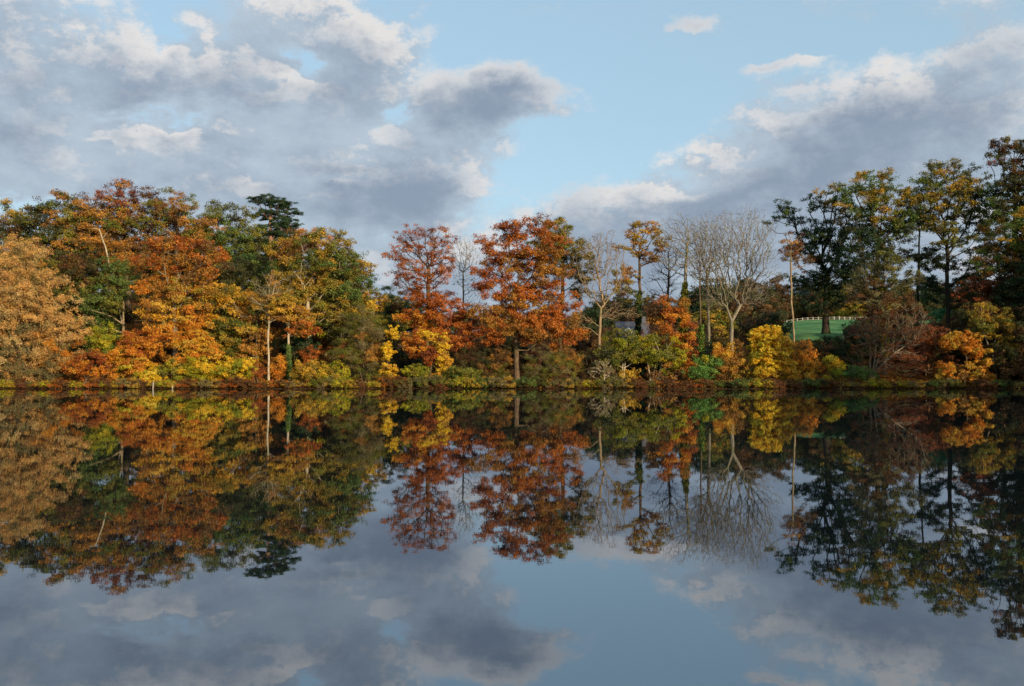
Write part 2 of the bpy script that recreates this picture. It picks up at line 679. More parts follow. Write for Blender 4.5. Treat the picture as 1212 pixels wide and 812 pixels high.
def tree(name, label, u, Y, lobes, bark='brown', r=.22, top=None, v_base=None, rc=.9, dens=1.0, twigs=6, nleaf=13, size=.27, aspect=.62,
         flat=.6, cat='tree', group=None, bare=0, seed=None, bf=.55, lean=0, stems=1, mat=None, ivy=None, depth=.9, up=.55, tip=.011, xoff=0, crown='crown', trunk_name='trunk', pole=False):
    """one tree: trunk with limbs grown to the crown's lobes (u, v, half width, half height, colours) and leaves on its twigs"""
    seed = seed if seed is not None else int(u * 7 + Y * 131 + len(label)) % 99991
    rng = np.random.default_rng(seed)
    nleaf = int(round(nleaf * 3.6)) if not bare or bare < .9 else nleaf
    size *= .60
    r *= .82
    base = P(u, 455, Y)
    bx, by = base[0] + xoff, Y
    bz = gz(bx, by)
    origin = np.array([bx, by, bz])
    lw = []
    for L in lobes:
        lu, lv, ru, rv, pal = L[:5]
        dy = L[5] if len(L) > 5 else rng.uniform(-.25, .25) * ru / F_PX * Y
        c = P(lu, lv, Y + dy)
        rad = np.array([ru, .5 * (ru + rv) * depth, rv]) / F_PX * Y
        lw.append((c, rad, pal))
    C, pals = spread(rng, lw, rc, dens)
    gzC = ground_z(C[:, 0], C[:, 1])
    ok = C[:, 2] > gzC + .25
    C = C[ok]
    pals = [pals[i] for i in np.nonzero(ok)[0]]
    cc = np.mean([l[0] for l in lw], axis=0)
    ztop = max(l[0][2] + l[1][2] for l in lw)
    zlow = min(l[0][2] - l[1][2] for l in lw)
    tz = P(u, top, Y)[2] if top else zlow + .75 * (ztop - zlow)
    if not pole and tz > zlow:
        tz = zlow + .6 * (tz - zlow)
    tz = max(tz, bz + .6)
    # twig points
    m = len(C)
    tw = np.repeat(C, twigs, axis=0) + rng.normal(size=(m * twigs, 3)) * np.array([.42, .42, .42 * flat]) * rc
    # trunks
    all_V, wood_parts = [], []
    trunks = []
    for s in range(stems):
        n_t = max(5, int((tz - bz) / .7))
        f = np.linspace(0, 1, n_t)
        offx = 0 if stems == 1 else rng.uniform(-.5, .5)
        tgt = np.array([cc[0], cc[1], 0]) if top is None else np.array([P(u, top, Y)[0] + lean, Y, 0])
        if stems > 1:
            l = lw[s % len(lw)]
            tgt = np.array([l[0][0], l[0][1], 0])
        k = f ** 1.5 * (.55 if top is None and stems == 1 else 1.0)
        wob = np.cumsum(rng.normal(0, .05, (n_t, 2)), axis=0) * (f[:, None] ** .5)
        t = np.stack([bx + offx + (tgt[0] - bx - offx) * k + wob[:, 0], by + (tgt[1] - by) * k + wob[:, 1], bz - .25 + (tz - bz + .25) * f], 1)
        trunks.append(t)
    assign = np.zeros(len(tw), int)
    if stems > 1:
        dd = np.stack([np.linalg.norm(tw[:, None, :2] - t[None, -1:, :2], axis=2).min(1) for t in trunks], 1)
        assign = np.argmin(dd, 1)
    emp = link(name, None, None, origin)
    emp.empty_display_size = .5
    tag(emp, label, cat, group)
    for s, t in enumerate(trunks):
        pts = tw[assign == s]
        # limbs only to a share of the twigs of dense crowns
        share = 1.0 if bare else .5
        pts = pts[rng.random(len(pts)) < share]
        if len(pts) == 0:
            pts = t[-1:] + np.array([[.1, 0, .3]])
        N, PA = skeleton(t, pts, rng, bf)
        R = pipe_radii(N, PA, tip, r / math.sqrt(stems))
        nt = len(t)
        zz = (N[:nt, 2] - bz)
        R[:nt] *= 1 + .55 * np.exp(-np.clip(zz, 0, 9) / .45)
        me = wood_mesh(trunk_name, N - origin, PA, R, BARK[bark])
        link(trunk_name, me, emp)
    # leaves
    if nleaf > 0:
        cl = pick_cols(rng, pals)
        cl = np.repeat(cl, twigs, axis=0)
        lc = np.repeat(tw, nleaf, axis=0)
        cols = np.repeat(cl, nleaf, axis=0)
        if bare:                       # thin crowns keep leaves on some twigs only
            kk = np.repeat(rng.random(len(tw)) > bare, nleaf)
            lc, cols = lc[kk], cols[kk]
        if len(lc):
            V, Fq, cols = leaf_quads(rng, lc, cols, np.array([.215, .215, .215 * flat]) * rc, size, aspect, up, cc)
            okz = V[:, 2].reshape(-1, 3).min(1) > .06
            Fq, cols = Fq[okz], cols[okz]
            used = Fq.ravel()
            V2 = V[used]
            LEAVES[0] += len(Fq)
            me = np_mesh(crown, V2 - origin, np.arange(len(V2)).reshape(-1, 3), 3, mat or LEAF, cols)
            link(crown, me, emp)
    if ivy:
        v0, v1, rad = ivy[:3]
        pal = ivy[3] if len(ivy) > 3 else 'green'
        t = trunks[0]
        za, zb = P(u, v0, Y)[2], P(u, v1, Y)[2]
        n = int(1000 * (zb - za) * rad / .5)
        z = rng.uniform(max(za, bz), zb, n)
        px = np.interp(z, t[:, 2], t[:, 0])
        py = np.interp(z, t[:, 2], t[:, 1])
        th = rng.uniform(0, 6.28, n)
        rr = rad * (.55 + .45 * np.sin(z * 2.1 + np.sin(z * 5)) ** 2) * (1 - .5 * sstep(z, zb - (zb - za) * .35, zb))
        c = np.stack([px + np.cos(th) * rr * rng.uniform(.5, 1.1, n), py + np.sin(th) * rr * rng.uniform(.5, 1.1, n), z], 1)
        cols = pick_cols(rng, [pal] * 40)[rng.integers(40, size=n)]
        V, Fq, cols = leaf_quads(rng, c, cols, .05, .2, .8, .4)
        LEAVES[0] += n
        link('ivy', np_mesh('ivy', V - origin, Fq, 3, LEAF, cols), emp)
    TREES[label] = emp
    return emp


def bush(name, label, u, Y, lobes, **kw):
    d = dict(r=.10, rc=.55, twigs=5, nleaf=13, size=.21, stems=3, cat='bush', flat=.75, bark='brown', crown='foliage', trunk_name='stem')
    d.update(kw)
    return tree(name, label, u, Y, lobes, **d)


def copy_tree(o, x, y, rz=0, sc=1.0, label=None, group=None):
    c = o.copy()
    COL.objects.link(c)
    c.location = (x, y, gz(x, y) - .05)
    c.rotation_euler = (0, 0, rz)
    c.scale = (sc, sc, sc)
    if label: c['label'] = label
    if group: c['group'] = group
    for ch in o.children:
        k = ch.copy()
        COL.objects.link(k)
        k.parent = c
    return c



# ------------------------------------------------------------------ trees at the left: the wooded slope
# back row on the slope
tree('oak_tree', 'olive and tan oak forming the low shoulder of the wood behind the copper tree', 50, 108,
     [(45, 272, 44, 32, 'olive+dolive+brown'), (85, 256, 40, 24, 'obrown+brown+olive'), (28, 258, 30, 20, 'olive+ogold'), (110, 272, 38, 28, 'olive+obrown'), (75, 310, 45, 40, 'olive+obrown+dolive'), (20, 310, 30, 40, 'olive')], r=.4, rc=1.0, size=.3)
tree('oak_tree', 'tall orange-brown oak whose ragged crown is the highest of the wood', 150, 110,
     [(145, 234, 30, 20, 'obrown+rbrown+red'), (120, 258, 40, 24, 'obrown+brown'), (165, 256, 40, 24, 'obrown+olive+brown'), (125, 300, 40, 32, 'dolive+obrown'), (170, 300, 30, 26, 'obrown+brown')], r=.42, top=235, rc=.95, dens=.82, size=.28)
tree('oak_tree', 'tawny olive oak with a thin twiggy top beside the highest crown', 205, 109,
     [(202, 243, 28, 18, 'obrown+olive'), (195, 272, 38, 26, 'olive+brown'), (232, 266, 28, 24, 'olive+obrown'), (182, 232, 10, 10, 'brown')], r=.36, top=238, rc=.9, dens=.85, size=.28)
tree('oak_tree', 'rounded green-gold oak standing left of the pine', 262, 110,
     [(268, 254, 28, 16, 'olive+dolive'), (255, 278, 32, 20, 'green+olive'), (288, 282, 28, 22, 'green+olive'), (250, 305, 32, 25, 'olive+ogold'), (300, 302, 28, 26, 'green+dolive')], r=.38, top=262, rc=.95, size=.28)
tree('pine_tree', 'dark green pine with layered flat boughs above the wood', 322, 111,
     [(312, 236, 16, 6, 'pine'), (327, 241, 20, 6, 'pine'), (340, 251, 15, 6, 'pine'), (318, 254, 20, 6, 'pine'), (336, 264, 19, 7, 'pine'), (320, 272, 18, 8, 'pine+dkgreen'), (338, 278, 18, 7, 'pine'), (328, 292, 22, 10, 'dkgreen')],
     bark='red', r=.33, top=232, rc=.6, flat=.35, size=.3, aspect=.22, nleaf=22, mat=NEEDLE, dens=1.2, depth=1.0)
tree('beech_tree', 'red-brown tree ending the wood where its crown slopes down', 398, 108,
     [(374, 285, 15, 14, 'obrown+rust'), (392, 297, 20, 16, 'red+rbrown'), (408, 318, 22, 20, 'rbrown+brown'), (422, 340, 16, 18, 'brown+dolive'), (385, 320, 25, 25, 'rbrown')], r=.3, rc=.8, size=.26, dens=.85)
tree('spruce_tree', 'small dark evergreen beyond the yellow-topped tree', 458, 116,
     [(457, 345, 7, 8, 'dkgreen+pine'), (457, 358, 12, 8, 'dkgreen'), (460, 374, 16, 12, 'dkgreen+pine'), (478, 362, 14, 16, 'brown+dkgreen')], r=.2, rc=.6, size=.24, aspect=.35, mat=NEEDLE, bark='dark')

# middle row of the wood
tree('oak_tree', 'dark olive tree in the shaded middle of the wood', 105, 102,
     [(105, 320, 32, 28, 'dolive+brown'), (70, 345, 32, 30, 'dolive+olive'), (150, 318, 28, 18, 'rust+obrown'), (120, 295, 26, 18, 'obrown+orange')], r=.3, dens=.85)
tree('field_maple', 'round mid-green tree with a crooked pale trunk beside the orange maple', 146, 98,
     [(136, 328, 26, 20, 'green+olive'), (120, 350, 26, 22, 'green+olive'), (152, 345, 18, 18, 'green+olive'), (116, 378, 28, 18, 'green+dolive')], bark='tan', r=.17, top=325, dens=1.0)
tree('dead_tree', 'bare pale dead stem leaning out of the dark canopy', 150, 99.6,
     [(114, 270, 3, 3, 'brown'), (126, 276, 3, 4, 'brown')], bark='pale', r=.085, top=274, lean=-2.6, pole=True, nleaf=0, bare=1, twigs=2, rc=.4, tip=.03)
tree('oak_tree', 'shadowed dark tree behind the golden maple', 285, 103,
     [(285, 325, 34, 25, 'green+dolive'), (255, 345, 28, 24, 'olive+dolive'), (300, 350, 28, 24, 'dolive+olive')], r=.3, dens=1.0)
tree('maple_tree', 'large orange-brown maple with sunlit trunk and layered branches by the shore', 208, 95,
     [(200, 300, 28, 22, 'obrown+rust'), (215, 325, 36, 22, 'obrown+orange'), (185, 345, 26, 18, 'obrown+orange'), (238, 305, 28, 26, 'rust+obrown+brown'), (222, 350, 34, 20, 'obrown+ogold'), (195, 372, 36, 16, 'gold+obrown'), (232, 378, 24, 16, 'orange+gold'), (212, 395, 22, 14, 'orange')],
     r=.30, top=305, rc=.85, bark='grey', dens=.95)
tree('maple_tree', 'flame-orange young maple low at the shore left of the sunlit trunk', 165, 93,
     [(165, 402, 26, 14, 'orange+rust'), (150, 420, 22, 14, 'orange+rust+gold'), (178, 412, 18, 12, 'orange+gold'), (160, 438, 20, 14, 'gold+ygreen+orange')], r=.11, rc=.65, size=.23)
tree('maple_tree', 'bright amber young maple right of the sunlit trunk', 232, 93,
     [(226, 405, 22, 16, 'orange+gold'), (242, 415, 18, 14, 'orange+gold'), (224, 428, 18, 12, 'gold+orange')], r=.11, rc=.65, size=.23)
tree('maple_tree', 'golden maple with spreading tiers left of the slim pale trunks', 303, 95.5,
     [(262, 347, 20, 10, 'gold+ogold'), (282, 358, 28, 11, 'gold+ogold'), (305, 370, 26, 11, 'gold+obrown'), (275, 385, 30, 14, 'ogold+olive'), (300, 395, 30, 13, 'ogold+obrown'), (272, 410, 28, 14, 'olive+ogold'), (300, 415, 20, 12, 'obrown+ogold')],
     r=.2, top=350, rc=.75, bark='grey', dens=1.05)
tree('ash_tree', 'slim tree with a straight cream trunk and thin grey-brown feathery top', 318, 93.5,
     [(323, 345, 25, 20, 'grey+obrown'), (320, 362, 26, 14, 'grey+gold'), (335, 375, 14, 8, 'obrown')], bark='pale', pole=True, r=.115, top=352, rc=.7, bare=.35, nleaf=9, size=.18, lean=.3, tip=.014)
tree('ash_tree', 'slim tree with an ivy-green lower trunk and rusty leaves', 343, 93.6,
     [(348, 372, 22, 11, 'obrown+gold'), (355, 388, 22, 9, 'obrown+rust'), (338, 360, 20, 14, 'ogold')], bark='pale', pole=True, r=.13, top=365, rc=.65, ivy=(448, 408, .24), tip=.014)
tree('lime_tree', 'large domed olive-yellow tree with a stout pale trunk in the bank bushes', 364, 97,
     [(385, 290, 34, 18, 'olive+ogold'), (350, 292, 32, 18, 'ogold+obrown'), (402, 312, 36, 20, 'olive+ogold+green'), (365, 318, 38, 20, 'ogold+olive'), (415, 340, 30, 22, 'olive+green'), (380, 345, 36, 20, 'olive+ogold'), (400, 368, 42, 20, 'olive+ogold'), (376, 388, 24, 13, 'ygreen+olive'), (425, 378, 26, 22, 'olive+ogold'), (350, 340, 25, 20, 'ogold')],
     bark='pale', r=.30, top=330, rc=.85, dens=1.05)
tree('willow_tree', 'fuzzy olive-brown willow leaning over the water beside the yellow sapling', 432, 92.6,
     [(425, 385, 24, 22, 'grey+olive'), (440, 405, 18, 28, 'grey+obrown'), (415, 415, 22, 22, 'olive+grey'), (435, 435, 22, 16, 'grey+olive')], r=.14, stems=3, rc=.7, size=.22, aspect=.28, nleaf=20, tip=.01)
tree('maple_tree', 'small tree whose bright yellow top shows past the olive dome', 440, 100,
     [(440, 357, 17, 11, 'yellow+gold'), (430, 368, 14, 8, 'gold'), (446, 380, 14, 12, 'olive+ygreen')], r=.14, top=365, rc=.6, size=.24)
# far left in front
tree('copper_tree', 'wide copper-peach tree spreading down to the water beside a dark orange bush', 40, 92.4,
     [(25, 310, 30, 30, 'peach'), (45, 345, 40, 30, 'peach'), (5, 350, 40, 40, 'peach'), (65, 380, 38, 30, 'peach'), (25, 395, 45, 34, 'peach+grey'), (72, 415, 28, 26, 'peach+orange'), (30, 430, 42, 24, 'grey+peach'), (-30, 400, 40, 60, 'peach')],
     r=.28, rc=.7, dens=.85, size=.24, aspect=.42, stems=3, nleaf=15, flat=.8, up=.2, depth=.75)
bush('maple_bush', 'dark orange bush overhanging the water beside the copper tree', 100, 91.6,
     [(95, 435, 18, 10, 'orange+rust'), (112, 428, 20, 12, 'red+orange'), (125, 442, 14, 8, 'orange')])
bush('maple_bush', 'yellow-green bush below the round mid-green tree', 125, 94.5,
     [(122, 398, 18, 13, 'ygreen'), (132, 408, 18, 14, 'ygreen+green'), (115, 412, 12, 12, 'green+ygreen')])
for i, (u, v, ru, rv, pal, lab) in enumerate([
        (175, 444, 17, 9, 'ygreen+yellow', 'low lemon-green bush behind the white stake'),
        (205, 440, 18, 10, 'olive+ygreen', 'dull green bush at the foot of the sunlit trunk'),
        (238, 436, 24, 14, 'ygreen+yellow', 'lemon-yellow bush under the amber maple'),
        (280, 436, 26, 13, 'yellow+ygreen', 'wide bright yellow bush under the golden maple'),
        (330, 435, 10, 13, 'orange', 'vivid orange beech bush between two slim trunks'),
        (302, 438, 11, 10, 'red+rust', 'small red-brown bush left of the slim cream trunk'),
        (366, 440, 20, 13, 'gold+ogold', 'golden bush at the foot of the stout pale trunk'),
        (395, 440, 18, 13, 'ogold+ygreen', 'yellow-green bush between golden bush and willow'),
        (368, 421, 8, 12, 'rust', 'rust-red shrub clinging beside the stout pale trunk')]):
    bush('bush', lab, u, 91.5 + .2 * (i % 3) + (2.0 if i in (4, 8) else 0), [(u, v, ru, rv, pal), (u + ru * .4, v + rv * .3, ru * .7, rv * .7, pal)], size=.19)

# ------------------------------------------------------------------ the middle of the far bank
tree('maple_sapling', 'narrow bright yellow sapling at the water beside the willow', 458, 91.6,
     [(463, 396, 6, 9, 'yellow'), (457, 415, 8, 11, 'yellow'), (460, 438, 9, 9, 'yellow+gold')], r=.06, rc=.42, size=.21)
tree('maple_tree', 'small maple with brilliant yellow leaves curving round an orange centre', 508, 91.8,
     [(506, 396, 14, 6, 'yellow+gold'), (524, 406, 10, 10, 'yellow+gold'), (494, 410, 18, 12, 'rust+orange'), (508, 420, 14, 10, 'rust+red'), (524, 428, 11, 12, 'gold+yellow'), (494, 440, 14, 9, 'ygreen+olive'), (515, 446, 15, 8, 'gold+yellow')], r=.10, rc=.5, size=.22, dens=.9)
tree('oak_tree', 'tall rust-red oak with an airy twiggy top left of the big orange oak', 506, 96,
     [(502, 284, 34, 18, 'red+rust'), (482, 305, 24, 22, 'red+rust'), (524, 303, 18, 22, 'rust+red'), (505, 325, 34, 16, 'rust+red'), (478, 330, 18, 14, 'red+rbrown')], r=.24, top=300, rc=.75, bare=.42, size=.22, nleaf=11, tip=.013, bark='brown', dens=1.1)
tree('oak_tree', 'dense orange-red tree beneath the airy rust-red oak', 520, 95,
     [(508, 352, 30, 14, 'rust+red'), (525, 370, 34, 14, 'rust'), (495, 378, 24, 12, 'rust+orange'), (545, 385, 18, 18, 'rust+red'), (540, 408, 18, 10, 'red+rust'), (510, 392, 26, 10, 'rust+orange')], r=.16, rc=.75, dens=.95)
tree('bare_tree', 'thin leafless tree in the gap between the two orange oaks', 548, 104,
     [(548, 305, 16, 30, 'brown'), (553, 350, 18, 22, 'brown')], r=.12, top=290, bare=.985, rc=.7, twigs=22, nleaf=6, bf=.45, tip=.009, bark='grey')
tree('oak_tree', 'olive-green oak peeping behind the top right of the big orange oak', 662, 99,
     [(655, 272, 22, 14, 'olive+ogold'), (674, 290, 20, 16, 'ogold+olive'), (688, 312, 17, 15, 'dolive+olive'), (686, 338, 14, 14, 'dolive'), (650, 300, 24, 24, 'olive')], r=.24, top=280, rc=.7, dens=.9, size=.25)
tree('oak_tree', 'big orange oak with a straight trunk standing alone in the middle of the bank', 612, 93.6,
     [(622, 270, 32, 12, 'rust+red'), (595, 290, 30, 14, 'rust'), (640, 292, 34, 15, 'rust+obrown'), (612, 312, 40, 15, 'rust+obrown'), (580, 315, 20, 14, 'rust+red'), (645, 328, 34, 16, 'rust+obrown'), (595, 342, 34, 15, 'rust'), (625, 358, 40, 16, 'rust+obrown'), (665, 365, 26, 18, 'rust+obrown'), (578, 370, 24, 12, 'rust+obrown'), (640, 388, 44, 15, 'rust+obrown'), (672, 398, 22, 14, 'rust+obrown'), (590, 398, 28, 10, 'rust'), (606, 378, 30, 14, 'rust+obrown')],
     r=.30, top=300, rc=.8, dens=1.05, bark='brown', size=.26)
bush('willow_bush', 'brown-olive thicket left of the big orange oak trunk', 565, 93.6,
     [(560, 425, 26, 16, 'dolive+brown'), (580, 438, 24, 12, 'olive+brown'), (550, 440, 22, 12, 'green+dolive'), (592, 425, 14, 14, 'obrown+brown')], aspect=.35, nleaf=16, dens=.9)
bush('willow_bush', 'feathery olive willow bush right of the big orange oak trunk', 655, 93.8,
     [(645, 430, 24, 16, 'olive+grey'), (668, 428, 22, 16, 'obrown+olive'), (655, 443, 34, 9, 'olive+grey'), (690, 440, 16, 10, 'grey+brown')], aspect=.3, nleaf=18)
bush('bramble_bush', 'low yellow-green bramble at the water right of the yellow maple', 548, 91.4,
     [(545, 440, 16, 8, 'olive+green'), (560, 446, 14, 6, 'olive')])
bush('bramble_bush', 'dark brown thicket under the stout bare tree', 702, 94.5,
     [(700, 432, 20, 16, 'brown+dolive'), (715, 442, 18, 12, 'rbrown+brown')], bare=.4, nleaf=10)
tree('bare_tree', 'stout leafless tree with sunlit tan trunk and crooked side branches', 708, 94.5,
     [(700, 300, 24, 26, 'brown'), (722, 300, 22, 24, 'brown'), (712, 335, 34, 20, 'brown+gold'), (735, 368, 24, 12, 'brown'), (690, 378, 16, 10, 'brown')], bark='tan', r=.16, top=350, bare=.97, rc=.75, twigs=24, nleaf=8, bf=.45, tip=.009)
tree('bare_shrub', 'pale dead bush with crooked white stems at the waterside', 715, 92.6,
     [(712, 432, 10, 8, 'grey'), (722, 440, 10, 8, 'grey'), (704, 438, 8, 8, 'grey')], bark='pale', r=.08, top=436, bare=.8, rc=.45, twigs=7, nleaf=6, tip=.014, cat='bush', trunk_name='stem', crown='foliage')
tree('oak_tree', 'slender oak with golden-brown leaves bunched at its top', 754, 100,
     [(758, 274, 18, 14, 'ogold+obrown'), (772, 284, 17, 14, 'ogold+gold'), (750, 292, 18, 13, 'obrown+ogold'), (770, 303, 18, 10, 'obrown'), (736, 330, 20, 16, 'obrown+ogold'), (752, 352, 10, 10, 'olive')], r=.19, top=285, rc=.65, dens=.62, bare=.25, size=.24, tip=.016, ivy=(400, 345, .3, 'dkgreen'))
tree('bare_tree', 'short leafless tree left of the tall ivy-clad bare tree', 789, 104,
     [(790, 305, 22, 26, 'brown'), (785, 335, 26, 18, 'brown')], r=.16, top=300, bare=.995, rc=.7, twigs=22, nleaf=5, bf=.45, tip=.009, bark='dark')
tree('bare_tree', 'tall leafless tree with an ivy-wrapped trunk above the orange cascade', 808, 97,
     [(800, 275, 24, 24, 'brown'), (815, 290, 20, 24, 'brown'), (795, 305, 20, 16, 'brown')], r=.19, top=268, bare=.995, rc=.75, twigs=24, nleaf=5, bf=.45, tip=.009, ivy=(430, 335, .48, 'olive'), bark='grey')
tree('ash_tree', 'broad leafless ash with a fan of upright branches', 868, 98,
     [(850, 280, 34, 32, 'brown'), (885, 282, 30, 34, 'brown'), (865, 300, 48, 30, 'brown'), (835, 315, 22, 22, 'brown'), (900, 315, 20, 22, 'brown'), (868, 335, 26, 16, 'obrown+brown'), (845, 350, 20, 14, 'brown'), (893, 348, 20, 16, 'brown')], r=.22, top=380, bare=.985, rc=.8, twigs=26, nleaf=6, bf=.42, tip=.008, bark='grey', dens=1.9)
tree('ash_tree', 'leafless ash with drooping twigs behind the thin bare pole tree', 838, 103,
     [(832, 285, 22, 26, 'brown'), (848, 300, 20, 24, 'brown'), (825, 310, 18, 20, 'brown')], r=.18, top=320, bare=.99, rc=.75, twigs=22, nleaf=5, bf=.42, tip=.008, bark='grey', dens=1.3)
tree('ash_tree', 'thin bare pole tree with a wisp of ivy beside the bright green bush', 830, 95,
     [(828, 330, 12, 24, 'brown'), (832, 300, 10, 20, 'brown')], r=.10, top=300, bare=.97, rc=.6, twigs=6, nleaf=5, tip=.012, ivy=(430, 385, .34, 'bgreen+olive'), bark='brown')
tree('maple_tree', 'cascading orange-red tree tumbling down to the water', 800, 95,
     [(796, 362, 18, 12, 'obrown+rust'), (795, 382, 22, 12, 'rust+orange'), (806, 402, 16, 12, 'rust+orange'), (810, 422, 14, 10, 'orange+rust'), (812, 436, 12, 8, 'orange+rust'), (775, 372, 14, 10, 'brown+obrown')], r=.13, rc=.65, size=.24)
tree('willow_tree', 'round yellow-green tree left of its twin on pale leaning stems', 742, 94,
     [(735, 402, 20, 12, 'ygreen+olive'), (742, 418, 24, 14, 'ygreen+olive'), (725, 424, 18, 14, 'olive+dolive')], r=.13, stems=2, rc=.65, size=.22, bark='pale')
tree('willow_tree', 'round olive-yellow tree above the gap with crooked stems', 775, 94,
     [(778, 408, 25, 11, 'ygreen+olive'), (785, 424, 24, 12, 'olive+ygreen'), (765, 416, 20, 12, 'olive+ygreen'), (790, 432, 16, 8, 'obrown+ygreen')], r=.15, stems=3, rc=.65, size=.22, bark='pale')
bush('bush', 'small golden bush at the water under the yellow-green twin', 750, 91.5,
     [(748, 446, 13, 8, 'gold+ogold'), (757, 450, 9, 5, 'gold')])
bush('hawthorn_bush', 'twiggy brown bush at the water below the crooked stems', 785, 91.8,
     [(780, 446, 18, 8, 'brown+obrown'), (800, 446, 14, 7, 'rbrown+obrown')], bare=.35, nleaf=8)
bush('laurel_bush', 'bright green bush low at the water beside the orange cascade', 833, 91.6,
     [(830, 437, 14, 10, 'bgreen'), (842, 432, 10, 9, 'bgreen'), (830, 426, 8, 6, 'bgreen+ygreen'), (826, 446, 12, 5, 'bgreen+green')])
bush('bush', 'gold and orange bush between the green bush and the big yellow bush', 866, 93.2,
     [(856, 418, 12, 12, 'orange+gold'), (868, 430, 18, 13, 'obrown+gold'), (880, 440, 16, 10, 'ogold+obrown'), (858, 444, 16, 7, 'brown+obrown')])
tree('hazel_bush', 'big dome-shaped golden-yellow bush standing beside the bare pole', 912, 92,
     [(908, 400, 19, 15, 'yellow'), (920, 412, 19, 18, 'yellow+gold'), (900, 420, 16, 18, 'yellow+ygreen'), (916, 436, 24, 14, 'yellow+gold'), (932, 438, 14, 10, 'gold')], r=.15, stems=4, rc=.5, dens=1.7, size=.22, nleaf=12, cat='bush', up=.4, crown='foliage', trunk_name='stem')
tree('birch_tree', 'tall thin pole of a tree with a tuft of russet leaves on top', 941, 93.4,
     [(938, 288, 12, 12, 'rbrown+obrown'), (930, 303, 14, 9, 'rbrown+brown'), (950, 310, 10, 9, 'brown')], bark='tan', r=.11, top=282, rc=.55, bare=.45, size=.2, nleaf=9, lean=-.3, tip=.013, pole=True)
bush('maple_bush', 'orange-tipped bush at the right of the bare pole', 952, 93,
     [(952, 415, 14, 12, 'orange+obrown'), (955, 430, 16, 10, 'orange+gold'), (950, 444, 16, 6, 'gold+orange')])
bush('bush', 'small yellow-green bush between the pole and the grey thicket', 985, 91.8,
     [(985, 430, 12, 11, 'yellow+ygreen'), (988, 442, 12, 7, 'ygreen+olive')])
bush('holly_bush', 'low dark green bush at the foot of the grey thicket', 1010, 91.5,
     [(1010, 440, 15, 8, 'green+bgreen'), (1024, 444, 12, 6, 'green')])

# ------------------------------------------------------------------ right: oaks on the rise
tree('oak_tree', 'dark spreading oak with a thick black trunk on the green field', 978, 110,
     [(926, 243, 10, 9, 'dkgreen'), (936, 256, 15, 8, 'dkgreen+green'), (916, 262, 8, 5, 'dkgreen'), (960, 240, 14, 10, 'green+dkgreen'), (985, 236, 22, 16, 'olive+ogold+green'), (1005, 255, 20, 16, 'dkgreen+ogold'), (965, 275, 26, 16, 'dkgreen'), (1000, 285, 24, 20, 'dkgreen'), (950, 300, 22, 14, 'dkgreen+brown'), (985, 315, 30, 16, 'dkgreen'), (960, 335, 26, 12, 'dkgreen'), (1000, 345, 26, 16, 'dkgreen'), (975, 360, 22, 12, 'dkgreen+dolive')],
     bark='dark', r=.46, top=290, rc=.8, dens=.85, bare=.08, size=.28, tip=.018, nleaf=13, seed=4412)
tree('oak_tree', 'large olive oak with gold-tipped boughs in the row on the rise', 1035, 104,
     [(1035, 215, 28, 17, 'green+ogold'), (1018, 240, 24, 16, 'ogold+green'), (1058, 240, 26, 18, 'olive+ogold'), (1040, 262, 32, 16, 'ogold+olive+dkgreen'), (1065, 275, 20, 14, 'green+dolive'), (1020, 285, 26, 16, 'dkgreen+dolive'), (1050, 300, 28, 14, 'dolive'), (1078, 255, 18, 16, 'green+dkgreen'), (1010, 310, 24, 14, 'dkgreen')],
     bark='dark', r=.33, top=262, rc=.8, dens=.9, size=.27, tip=.016)
tree('oak_tree', 'tall open oak with forked trunk and sky showing between its boughs', 1122, 104,
     [(1120, 203, 26, 15, 'olive+ogold'), (1095, 220, 20, 15, 'green+olive'), (1148, 215, 24, 15, 'ogold+olive'), (1110, 240, 26, 14, 'olive+ogold'), (1142, 248, 26, 14, 'olive+green'), (1098, 268, 20, 12, 'ogold+olive'), (1125, 282, 26, 12, 'olive'), (1160, 265, 20, 15, 'green+dkgreen'), (1105, 310, 22, 12, 'olive+dolive'), (1150, 320, 20, 14, 'dolive'), (1170, 240, 20, 16, 'green+dolive'), (1165, 300, 20, 16, 'dkgreen+dolive'), (1092, 245, 22, 16, 'olive+dolive'), (1140, 225, 30, 16, 'olive+ogold'), (1115, 262, 24, 12, 'olive+dolive'), (1140, 345, 26, 18, 'dkgreen+dolive'), (1100, 345, 18, 16, 'dkgreen')],
     bark='dark', r=.27, top=262, rc=.8, dens=.85, bare=.06, size=.27, tip=.018)
tree('oak_tree', 'slim dark oak stem rising left of the open forked oak', 1087, 106,
     [(1085, 235, 15, 12, 'olive+green'), (1080, 260, 16, 12, 'green+dolive'), (1092, 300, 18, 14, 'dolive')], bark='dark', r=.16, top=245, rc=.7, dens=.6, size=.26, tip=.016)
tree('oak_tree', 'tallest oak with a thin dark crown rising above the russet tree', 1205, 101,
     [(1190, 172, 16, 13, 'brown+olive'), (1178, 190, 12, 8, 'rbrown+dolive'), (1205, 195, 20, 14, 'dolive+brown'), (1185, 225, 20, 14, 'dolive+green'), (1225, 180, 22, 20, 'dolive'), (1215, 230, 26, 26, 'dolive'), (1188, 250, 22, 16, 'dolive+green'), (1200, 215, 22, 16, 'dolive+brown'), (1225, 280, 30, 30, 'dolive')], bark='dark', r=.4, top=190, rc=.75, dens=1.0, bare=.05, size=.26, tip=.018)
tree('beech_tree', 'russet and olive tree below the tallest oak', 1188, 97,
     [(1180, 280, 24, 20, 'obrown+olive'), (1215, 330, 30, 40, 'rbrown+obrown'), (1165, 372, 26, 18, 'dolive+rbrown'), (1200, 305, 24, 24, 'obrown+rbrown'), (1172, 315, 22, 18, 'green+obrown'), (1190, 340, 26, 18, 'rbrown+obrown'), (1160, 345, 22, 16, 'red+rbrown')], r=.25, rc=.75, dens=.9)
